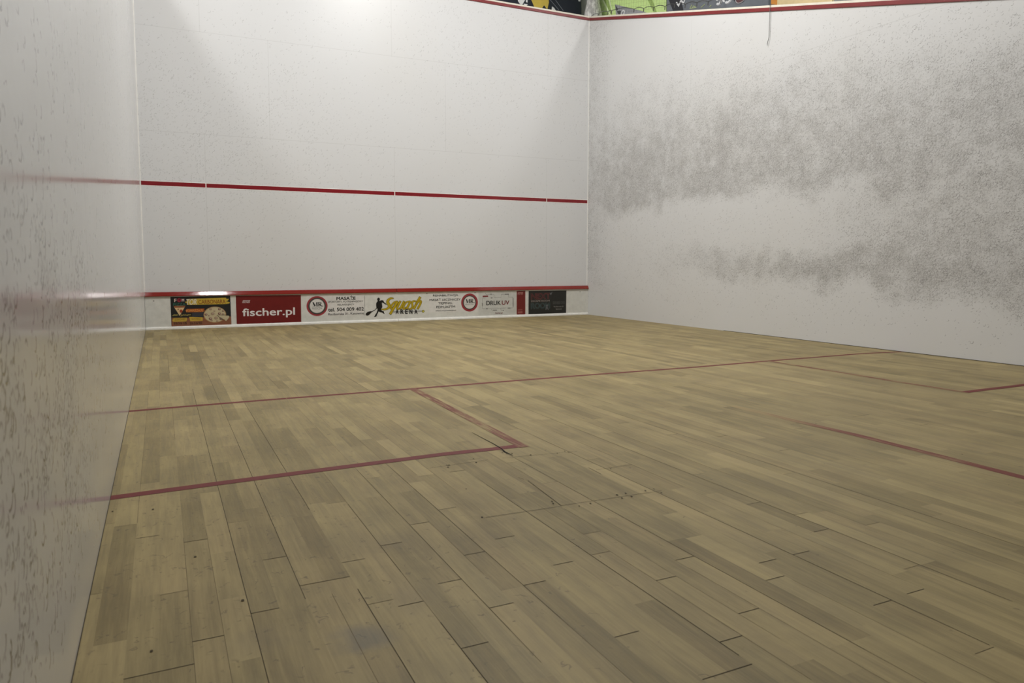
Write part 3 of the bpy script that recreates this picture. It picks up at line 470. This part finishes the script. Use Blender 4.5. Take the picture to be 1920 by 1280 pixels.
def serif_mr(P, b, col):                               # the serif M, R and point inside the round logo
    x0, z0, x1, z1 = b; w, h = x1 - x0, z1 - z0
    q = lambda u, v: (x0 + u * w, z0 + v * h)
    th, tk = .018 * w / .2 * .25, .11 * w
    S = [([q(.07, .03), q(.07, .97)], th), ([q(.07, .97), q(.24, .06)], tk), ([q(.24, .06), q(.40, .97)], th), ([q(.42, .03), q(.42, .97)], tk),
         ([q(.0, .03), q(.15, .03)], th), ([q(.0, .97), q(.12, .97)], th), ([q(.34, .03), q(.50, .03)], th), ([q(.36, .97), q(.50, .97)], th),
         ([q(.60, .03), q(.60, .97)], tk), ([q(.54, .03), q(.67, .03)], th), ([q(.54, .97), q(.72, .97)], th),
         ([q(.72, .97), q(.79, .86), q(.79, .66), q(.72, .53), q(.62, .52)], [th, tk * .8, tk * .9, th * 1.4, th]), ([q(.68, .5), q(.84, .03)], tk * .9), ([q(.84, .03), q(.89, .06)], th)]
    bm = bmesh.new()
    for p, ww in S: ribbon_xz(bm, p, ww, lay(3))
    disc(bm, q(.96, .07)[0], q(.96, .07)[1], .05 * w, .05 * w, lay(3), 12)
    return part(build('lettering', bm, ink(col)), P.root)

# 1 pizza
A = D['pizza']
P = Panel('black pizza advertisement panel with yellow band and round pizza, leftmost on the tin', A['panel'], (.012, .012, .014))
P.poly('wooden_table_print', A['wood'], (.25, .095, .05)); P.poly('grey_print', A['grey'], (.035, .038, .05))  # table and dark blue-grey area of the printed picture
P.poly('paint_band', A['band'], (.55, .38, .045), 2, 'yellow brushed band'); P.text('TOR', A['tor'], (.75, .72, .62), 3, .02, .25); P.text('CARBONARA', A['carb'], (.22, .05, .012), 3, .012)
P.text('F', A['F'], (.75, .55, .5), 2, .04); P.disc('logo_disc', A['heart'], (.30, .02, .04), 2); P.disc('logo_dot', A['heart2'], (.12, .006, .02), 3); P.text('M', A['M'], (.75, .55, .5), 2, .04)
P.text('PIZZA', A['PIZZA'], (.03, .17, .11), 2)
P.poly('pizza_slice', A['slice'], (.72, .52, .28), 2); P.poly('slice_crust', A['crust'], (.28, .10, .04), 3)
for c, k in zip(A['pep'], ((.20, .10, .04), (.33, .05, .02))): P.disc('salami', c, k, 3)
P.poly('paint_band', A['obr'], (.42, .09, .015), 2, 'orange brushed band'); P.text('FOMPIZZA.PL', A['url'], (.75, .38, .10), 3)
P.strokes('script_line', [smooth_path([(a, b, 0) for a, b in A['sq1']], 3), smooth_path([(a, b, 0) for a, b in A['sq2']], 3)], .0045, (.6, .48, .12))
for a, t, w in (('b1', 'b1t', 'SOSNOWIEC'), ('b2', 'b2t', 'KATOWICE')):
    P.poly('paint_band', A[a], (.55, .37, .05), 2, 'yellow brushed band'); P.text(w, A[t], (.20, .10, .02), 3)
P.text('516 516 135', A['p1'], (.01, .008, .01), 3, .02); P.text('516 516 922', A['p2'], (.01, .008, .01), 3, .02)
c = A['pizza']; P.disc('pizza_crust', c, (.42, .25, .11), 2); P.disc('pizza_cheese', [c[0], c[1], c[2] * .93, c[3] * .93], (.56, .48, .30), 3)
for i, t in enumerate(A['top']):
    P.disc('topping', t, (.20, .10, .07) if i % 2 else (.34, .24, .15), 4); P.disc('topping', [t[0] + .004, t[1] + .003, t[2] * .5, t[3] * .5], (.48, .34, .27), 5)
for q in A['cut']: P.poly('slice_gap', q, (.03, .02, .015), 5)
P.poly('lifted_slice', A['piece'], (.58, .50, .32), 5)
# 2 red
A = D['red']; P = Panel('plain red panel with large white web address, second from the left', A['panel'], (.155, .008, .008))
P.text('fischer.pl', A['txt'], (.80, .78, .76), 2, .022); P.poly('logo_bar', A['bar'], (.7, .6, .58), 2); P.text('FISCHER', A['logo'], (.7, .6, .58), 2, .03, .3)
# 3 massage
def rings(P, A):
    a, b, c = A['c']
    P.disc('logo_ring', a, (.33, .035, .045), 1, None, 'red outer ring'); P.disc('logo_ring', b, (.062, .060, .052), 2, None, 'dark inner ring'); P.disc('logo_field', c, (.70, .68, .64), 2.5)
    serif_mr(P, A['mr'], (.02, .02, .02)); P.text('PRODCZYK', A['sub'], (.12, .12, .12), 3)
A = D['mas']; P = Panel('white massage sticker with ringed logo left of the telephone number', A['panel'], (.735, .715, .68), 'advertising_sticker')
rings(P, A)
for t, b, bo in zip(('MASAŻE', 'SPORTOWY, POTRENINGOWY', 'RELAKSUJĄCY', 'tel. 504 009 402', 'Raciborska 31, Katowice'), A['l'], (.03, 0, 0, .022, .01)): P.text(t, b, (.02, .02, .02), 2, bo)
# 4 squash logo
A = D['sq']; P = Panel('yellow squash logo sticker with black running player at the middle of the tin', A['panel'], (.70, .695, .645), 'logo_sticker')
P.poly('gray_bar', A['bar'], (.38, .38, .36), 1).name = 'speed_bar'
P.poly('player_silhouette', A['body'], (.006, .006, .006), 2, 'black silhouette of a player mid-stride')
P.disc('player_head', A['head'], (.006, .006, .006), 2); P.poly('racket_shaft', A['shaft'], (.006, .006, .006), 2)
P.poly('racket_head', A['rack'], (.01, .008, .006), 2)
for kk, (pts, ws) in enumerate(A['rib']):
    sp = [(v.x, v.y) for v in smooth_path([(a, b, 0) for a, b in pts], 4)]
    wv = []
    for i in range(len(pts) - 1): wv += [ws[i] + (ws[i + 1] - ws[i]) * j / 4 for j in range(4)]
    wv.append(ws[-1])
    e0 = Vector(sp[0]) - Vector(sp[1]); e1 = Vector(sp[-1]) - Vector(sp[-2]); e0.normalize(); e1.normalize(); g = A['ow'] * .5
    spo = [tuple(Vector(sp[0]) + e0 * g)] + sp + [tuple(Vector(sp[-1]) + e1 * g)]; wo = [wv[0]] + wv + [wv[-1]]
    bm = bmesh.new(); ribbon_xz(bm, spo, [q + A['ow'] * .8 for q in wo], lay(2.2 + .12 * kk)); part(build('letter_outline', bm, ink((.035, .03, .008))), P.root)
    bm = bmesh.new(); ribbon_xz(bm, sp, wv, lay(2.26 + .12 * kk)); part(build('script_letter', bm, ink((.47, .335, .008))), P.root)
for t, b in zip('ARENA', A['arena']): P.text(t, b, (.008, .008, .008), 4, .05)
for c, k, l in zip(A['ball'], ((.05, .045, .01), (.42, .36, .02), (.75, .68, .15)), (2, 3, 4)): P.disc('ball_print', c, k, l)
# 5 rehab
A = D['reh']; P = Panel('white rehabilitation sticker with ringed logo right of the lines of text', A['panel'], (.735, .715, .68), 'advertising_sticker')
rings(P, A)
for t, b, bo in zip(('REHABILITACJA', 'MASAŻ LECZNICZY', 'TEJPING,', 'FDM,IASTM', 'www.mrprodczyk.pl'), A['l'], (.015, .015, .015, .015, .01)): P.text(t, b, (.025, .025, .025), 2, bo)
# 6 uv print
A = D['druk']; P = Panel('pale grey print-shop panel with line drawing and dark red end strip', A['panel'] , (.61, .61, .57))
bm = bmesh.new(); prism(bm, [(p[0], TIN - .0001, max(p[1], .037)) for p in A['red']], (0, -.001, 0)); part(build('end_strip', bm, ink((.16, .012, .010))), P.root)['label'] = 'dark red strip at the right end'
P.strokes('line_drawing', A['lines'], .0045, (.20, .20, .18), 1); P.strokes('line_drawing', A['dash'], .012, (.16, .155, .14), 2)
P.poly('name_pill', A['pill'], (.20, .025, .03)); P.text('DRUK', A['druk'], (.012, .012, .012), 2, .03); P.text('UV', A['uv'], (.17, .008, .010), 2, .03); P.text('fischer.pl', A['web'], (.16, .02, .02), 2, .02)
P.poly('logo_bar', A['lgbar'], (.5, .25, .22), 2); P.text('FISCHER', A['lg'], (.5, .25, .22), 2, .01, .3); P.strokes('small_print', A['d2'], .014, (.32, .10, .085), 2)
# 7 black
A = D['blk']; P = Panel('black escape room panel with red and teal outlined letters, rightmost on the tin', A['panel'], (.016, .016, .014))
P.text('NEXT', A['next'], (.20, .035, .035), 1, .045); P.text('NEXT', A['next'], (.012, .010, .010), 2, -.012)
P.text('ESCAPE ROOM', A['esc'], (.28, .23, .20), 2, .03); P.text('ROOM', A['room'], (.075, .125, .125), 1, .045); P.text('ROOM', A['room'], (.012, .012, .012), 2, -.012)
P.poly('tick_mark', A['tick'], (.16, .17, .18), 3); P.poly('crouching_figure', A['man'], (.14, .14, .15), 3)
P.text('533 033 213', A['tel'], (.13, .13, .12), 2); P.text('Raciborska 31', A['a1'], (.30, .28, .25), 2); P.text('Katowice', A['a2'], (.30, .28, .25), 2)

# ------------------------------------------------------------------ hall outside the court
HX, HY = D['hall']; HZ = 7.6; BY = -4.0; LX = -3.2
bm = bmesh.new(); box(bm, LX, BY, -.02, HX, -.0, -.0004); box(bm, LX, 0, -.02, -.0, HY, -.0004); box(bm, W, 0, -.02, HX, HY, -.0004); box(bm, 0, L, -.02, W, HY, -.0004); box(bm, 0, 0, -.05, W, L, -.0204)
o = build('floor_hall', bm, simple('grey_hall_floor', (.22, .21, .19), .7)); struct(o, 'grey hall floor outside the court')
bm = bmesh.new(); box(bm, LX - .2, BY - .2, HZ, HX + .2, HY + .2, HZ + .1); struct(build('ceiling', bm, simple('grey_ceiling', (.22, .22, .22), .8)), 'hall ceiling')
for nm, q in (('wall_hall_front', (LX - .2, HY, 0, HX + .2, HY + .2, HZ)), ('wall_hall_back', (LX - .2, BY - .2, 0, HX + .2, BY, HZ)), ('wall_hall_left', (LX - .2, BY, 0, LX, HY, HZ)), ('wall_hall_right', (HX, BY, 0, HX + .2, HY, HZ))):
    bm = bmesh.new(); box(bm, *q); struct(build(nm, bm, CONC), 'grey outer wall of the hall')
# glass rear wall; the doorway the photograph is taken from stands open
GL = N('clear_glass'); GL.b.inputs['Transmission Weight'].default_value = 1; GL.b.inputs['Roughness'].default_value = 0; GL.b.inputs['IOR'].default_value = 1.45; GL.b.inputs['Base Color'].default_value = (.95, .98, .96, 1)
for i, (a, b) in enumerate(((1.06, 2.83), (2.84, 4.61), (4.62, 6.39))):
    bm = bmesh.new(); box(bm, a, -.012, .006, b, 0, 2.05); struct(build('window_%d' % (i + 1), bm, GL.m), 'clear glass panel of the rear wall')

def banner(name, label, quad, col, axis):
    cx = sum(p[0] for p in quad) / 4; z0 = min(p[1] for p in quad)
    base = (cx, HY - .04, z0) if axis == 'y' else (HX - .04, cx, z0)
    r = thing(name, label, 'banner', base)
    pt = (lambda p, k: (p[0], HY - .040 - .003 * k, p[1])) if axis == 'y' else (lambda p, k: (HX - .040 - .003 * k, p[0], p[1]))
    off = (0, .039, 0) if axis == 'y' else (.039, 0, 0)
    bm = bmesh.new(); prism(bm, [pt(p, 0) for p in quad], off); part(build('banner_sheet', bm, ink(col, .55)), r)
    def shape(nm, P, c, k=1):
        bm = bmesh.new(); vs = [bm.verts.new(pt(p, k)) for p in P]
        for tri in tessellate_polygon([[Vector((p[0], p[1], 0)) for p in P]]): bm.faces.new([vs[i] for i in tri])
        return part(build(nm, bm, ink(c, .55)), r)
    return r, shape, pt
r, sh, pt = banner('wall_banner', 'dark navy banner with yellow and white shapes beyond the front wall', D['dark'], (.016, .020, .030), 'y')
for q in D['dwhite']: sh('white_splash', q, (.72, .72, .70))
sh('yellow_shape', D['dyel'], (.62, .46, .08))
bm = bmesh.new()
for a, b in D['dline']: tube(bm, [pt(a, 1), pt(b, 1)], .006, 5)
part(build('thin_line', bm, ink((.12, .13, .15), .55)), r)
r, sh, pt = banner('wall_banner', 'lime green banner with a grey triangle beyond the right wall', D['green'], (.56, .74, .28), 'x')
for q in D['gs']: sh('green_stripe', q, (.30, .42, .12)).name = 'dark_green_stripe'  # darker green stripes printed on the banner
for q in D['gl']: sh('pale_stripe', q, (.72, .82, .50), 2)
sh('grey_triangle', D['tri'], (.30, .30, .31)); sh('dark_facet', D['tri2'], (.06, .06, .065), 2); sh('dark_facet', D['tri3'], (.06, .06, .065), 2)
c = D['triring']; bm = bmesh.new(); m_ = 20
A_ = [bm.verts.new(pt((c[0] + c[2] * math.cos(2 * PI * i / m_), c[1] + c[3] * math.sin(2 * PI * i / m_)), 3)) for i in range(m_)]
B_ = [bm.verts.new(pt((c[0] + .55 * c[2] * math.cos(2 * PI * i / m_), c[1] + .55 * c[3] * math.sin(2 * PI * i / m_)), 3)) for i in range(m_)]
for i in range(m_): bm.faces.new((A_[i], A_[(i + 1) % m_], B_[(i + 1) % m_], B_[i]))
part(build('white_ring', bm, ink((.7, .7, .7), .55)), r)
r, sh, pt = banner('wall_banner', 'slate grey banner with white letters beyond the right wall', D['gray'], (.16, .175, .195), 'x')
for q in D['gd']: sh('dark_patch', q, (.022, .022, .028))
b = D['W']; me = text_mesh('W', [min(b[0], b[2]), b[1], max(b[0], b[2]), b[3]], HX - .040 - .008, .06, 0, 'yz')
ymin, ymax = min(v.co.y for v in me.vertices), max(v.co.y for v in me.vertices)
for v in me.vertices: v.co.y = ymin + ymax - v.co.y
part(link('white_letter', me, ink((.82, .82, .82), .55)), r)
for c in (D['c1'], D['c2']):
    bm = bmesh.new(); P_ = []
    for i in range(14):
        a = math.radians(20 + 300 * i / 13); P_.append(Vector(pt((c[0] - c[2] * math.cos(a) * -1, c[1] + c[3] * math.sin(a)), 2)))
    tube(bm, P_, .022, 6); part(build('white_letter', bm, ink((.82, .82, .82), .55)), r)
sh('white_letter', D['i1'], (.82, .82, .82), 2)
bm = bmesh.new()
for q_ in D['scr']: tube(bm, [pt(a, 2) for a in q_], .006, 5)
part(build('script_line', bm, ink((.55, .62, .30), .55)), r)
c = D['cir']; q = [(c[0] + c[2] * math.cos(2 * PI * i / 24), c[1] + c[3] * math.sin(2 * PI * i / 24)) for i in range(24)]; sh('dark_red_disc', q, (.10, .035, .035), 2)
bm = bmesh.new(); tube(bm, [pt(p, 3) for p in q + q[:1]], .008, 5); part(build('disc_rim', bm, ink((.4, .38, .38), .55)), r)
for nm, q, c, lb_ in (('orange_strip', D['org'], (.62, .28, .05), 'orange strip'), ('cream_sheet', D['crm'], (.70, .55, .26), 'cream sheet')): pass
r, sh, pt = banner('wall_banner', 'cream banner with an orange edge beyond the hanging cord', D['crm'], (.70, .55, .30), 'x')
sh('orange_edge', [D['org'][0], (D['crm'][0][0], D['org'][1][1]), (D['crm'][0][0], D['org'][2][1]), D['org'][3]], (.62, .25, .04))

# whitewashed flared pillar in the hall corner
xl, xr, xt, zb, py = D['pil']
rb0, rt0 = (xr - xl) / 2, (xt - xl) / 2
bm = bmesh.new(); lathe(bm, [(rb0 * 1.3, 0), (rb0 * 1.25, 4.6), (rb0, zb - .0), (rt0 * 1.06, zb + .18), (rt0, zb + .37), (rt0 * .95, HZ - .002)], (xl + rb0 * .96, py - .15, 0), 40)
n = N('rough_whitewash'); p = n.pos(); pv = n.vec(p[0], p[1], n.mul(p[2], .35))
n.put(n.b.inputs['Base Color'], n.mix(n.ss(n.noise(pv, 16, 5, .7), .42, .62), (.36, .35, .33), (.66, .65, .61))); n.b.inputs['Roughness'].default_value = .9
o = build('pillar', bm, n.m, smooth=True); o['label'] = 'whitewashed round pillar in the hall corner between the dark and green banners'; o['category'] = 'pillar'

# safety net above the right wall: border cord with ties and fine mesh
net = thing('safety_net', 'thin dark safety net with a looped border cord above the right wall', 'net', (6.52, D['knots'][3][0], D['knots'][3][1]))
KN = D['knots']; KY = [(6.52, a, b) for a, b in KN]; bm = bmesh.new(); CORD = simple('dark_net_cord', (.055, .055, .05), .8)
allp = []
for a, b in zip(KY, KY[1:]):
    for j in range(6):
        t = j / 6; allp.append((6.52, a[1] + (b[1] - a[1]) * t, a[2] + (b[2] - a[2]) * t + .03 * math.sin(PI * t) * min(1, abs(b[1] - a[1]) / .35)))
allp.append(KY[-1]); tube(bm, allp, .0045, 6); part(build('border_cord', bm, CORD), net)
for a in KY[1:-1]:
    bm = bmesh.new(); tube(bm, [a, (a[0] - .005, a[1], a[2] - .045)], .006, 6); part(build('cord_tie', bm, CORD), net)
bm = bmesh.new(); ya, yb = KY[-1][1], KY[0][1]
k = 0; y = ya
while y < yb:
    z = KY[-1][2] + (y - ya) / (yb - ya) * (KY[0][2] - KY[-1][2]); tube(bm, [(6.52, y, z), (6.52, y, z + 1.3)], .0007, 3); y += .06
z = 0
while z < 1.3:
    tube(bm, [(6.52, ya, KY[-1][2] + z), (6.52, yb, KY[0][2] + z)], .0007, 3); z += .06
part(build('net_mesh', bm, CORD), net)['kind'] = 'stuff'

# cord hanging over the right wall
cd = D['cord']; cy, cz = cd[0]; wz = side_top(cy)
pts = [(W + .14, cy, wz - .9), (W + .14, cy, wz - .1), (W + .132, cy, wz + .02), (W + .06, cy, wz + .026), (W - .008, cy, wz + .022), (W - .0165, cy, wz + .005)] + [(W - .0165, a, b) for a, b in cd[1:]]
pts = [pts[i] for i in range(len(pts))]
bm = bmesh.new(); tube(bm, smooth_path(pts, 3), .0034, 6)
o = build('hanging_cord', bm, simple('grey_cord', (.16, .16, .155), .7)); o['label'] = 'thin grey cord hanging over the top of the right wall'; o['category'] = 'cord'

# ------------------------------------------------------------------ lamps
HOOD = simple('grey_lamp_hood', (.5, .5, .5), .4, .6)
GLOW = simple('lamp_lens', (.9, .9, .9), .5, emit=((1, .97, .90), 6))
LAMPS = [(1.23, 5.0, 6.2, 260, .22, 'round high-bay lamp over the left half of the court'), (3.6, 6.3, 6.2, 400, .22, 'round high-bay lamp over the front right of the court'),
         (4.1, 3.7, 6.15, 100, .22, 'round high-bay lamp over the rear right of the court'),
         (-1.4, 6.3, 6.05, 170, .30, 'round high-bay lamp beyond the left wall'), (7.5, 6.3, 6.05, 100, .30, 'round high-bay lamp beyond the right wall'),
         (4.8, 11.4, 4.9, 420, .16, 'added unseen lamp behind the front wall, brightening the hall banners')]  # this last lamp is added, out of view, to brighten the banners
for i, (x, y, z, e, r, lb_) in enumerate(LAMPS):
    t = thing('pendant_lamp', lb_, 'lamp', (x, y, z), 'round high-bay lamps over the courts')
    bm = bmesh.new(); lathe(bm, [(r * 1.02, 0), (r * 1.12, .0), (r * .95, .10), (r * .45, .22), (r * .3, .30), (.02, .30)], (x, y, z), 32); part(build('lamp_hood', bm, HOOD, smooth=False), t)
    bm = bmesh.new(); lathe(bm, [(r * .98, -.004), (r * .98, -.001)], (x, y, z), 32); part(build('lamp_lens', bm, GLOW), t)
    bm = bmesh.new(); tube(bm, [(x, y, z + .29), (x, y, HZ + .01)], .012, 8); part(build('suspension_rod', bm, HOOD), t)
    l = bpy.data.lights.new('lamp_light', 'POINT'); l.shadow_soft_size = r * .8; l.energy = e; l.color = (1.0, .99, .97)
    lo = bpy.data.objects.new('lamp_light', l); C.objects.link(lo); lo.location = (x, y, z - r * .85); part(lo, t)
    l = bpy.data.lights.new('lamp_downlight', 'AREA'); l.shape = 'DISK'; l.size = 2 * r; l.energy = e * .42; l.color = (1.0, .99, .97)
    lo = bpy.data.objects.new('lamp_downlight', l); C.objects.link(lo); lo.location = (x, y, z - .02); part(lo, t)

w = bpy.data.worlds.new('World'); bpy.context.scene.world = w; w.use_nodes = True
w.node_tree.nodes['Background'].inputs[0].default_value = (.9, .95, 1, 1); w.node_tree.nodes['Background'].inputs[1].default_value = .05

# ------------------------------------------------------------------ camera
cam = bpy.data.cameras.new('Camera'); co = bpy.data.objects.new('Camera', cam); C.objects.link(co)
F_, CX, CY = 1353.62, 944.7247, 601.8904
cam.sensor_width = 36; cam.sensor_fit = 'HORIZONTAL'; cam.lens = F_ * 36 / 1920
cam.shift_x = -(CX - 960) / 1920; cam.shift_y = (CY - 640) / 1920
cam.dof.use_dof = True; cam.dof.focus_distance = 4.5; cam.dof.aperture_fstop = 9
cam.clip_start = .02; cam.clip_end = 60
yaw, pit, rol = -.4434, -.0793, .0003
Ry = Matrix.Rotation(yaw, 4, 'Z') @ Matrix.Rotation(pit, 4, 'X') @ Matrix.Rotation(rol, 4, 'Y') @ Matrix.Rotation(PI / 2, 4, 'X')
co.matrix_world = Matrix.Translation((.1852, -.2002, .8177)) @ Ry
sc = bpy.context.scene; sc.camera = co
sc.view_settings.view_transform = 'Standard'; sc.view_settings.look = 'None'; sc.view_settings.gamma = 1; sc.view_settings.use_curve_mapping = False
sc.view_settings.exposure = -0.9
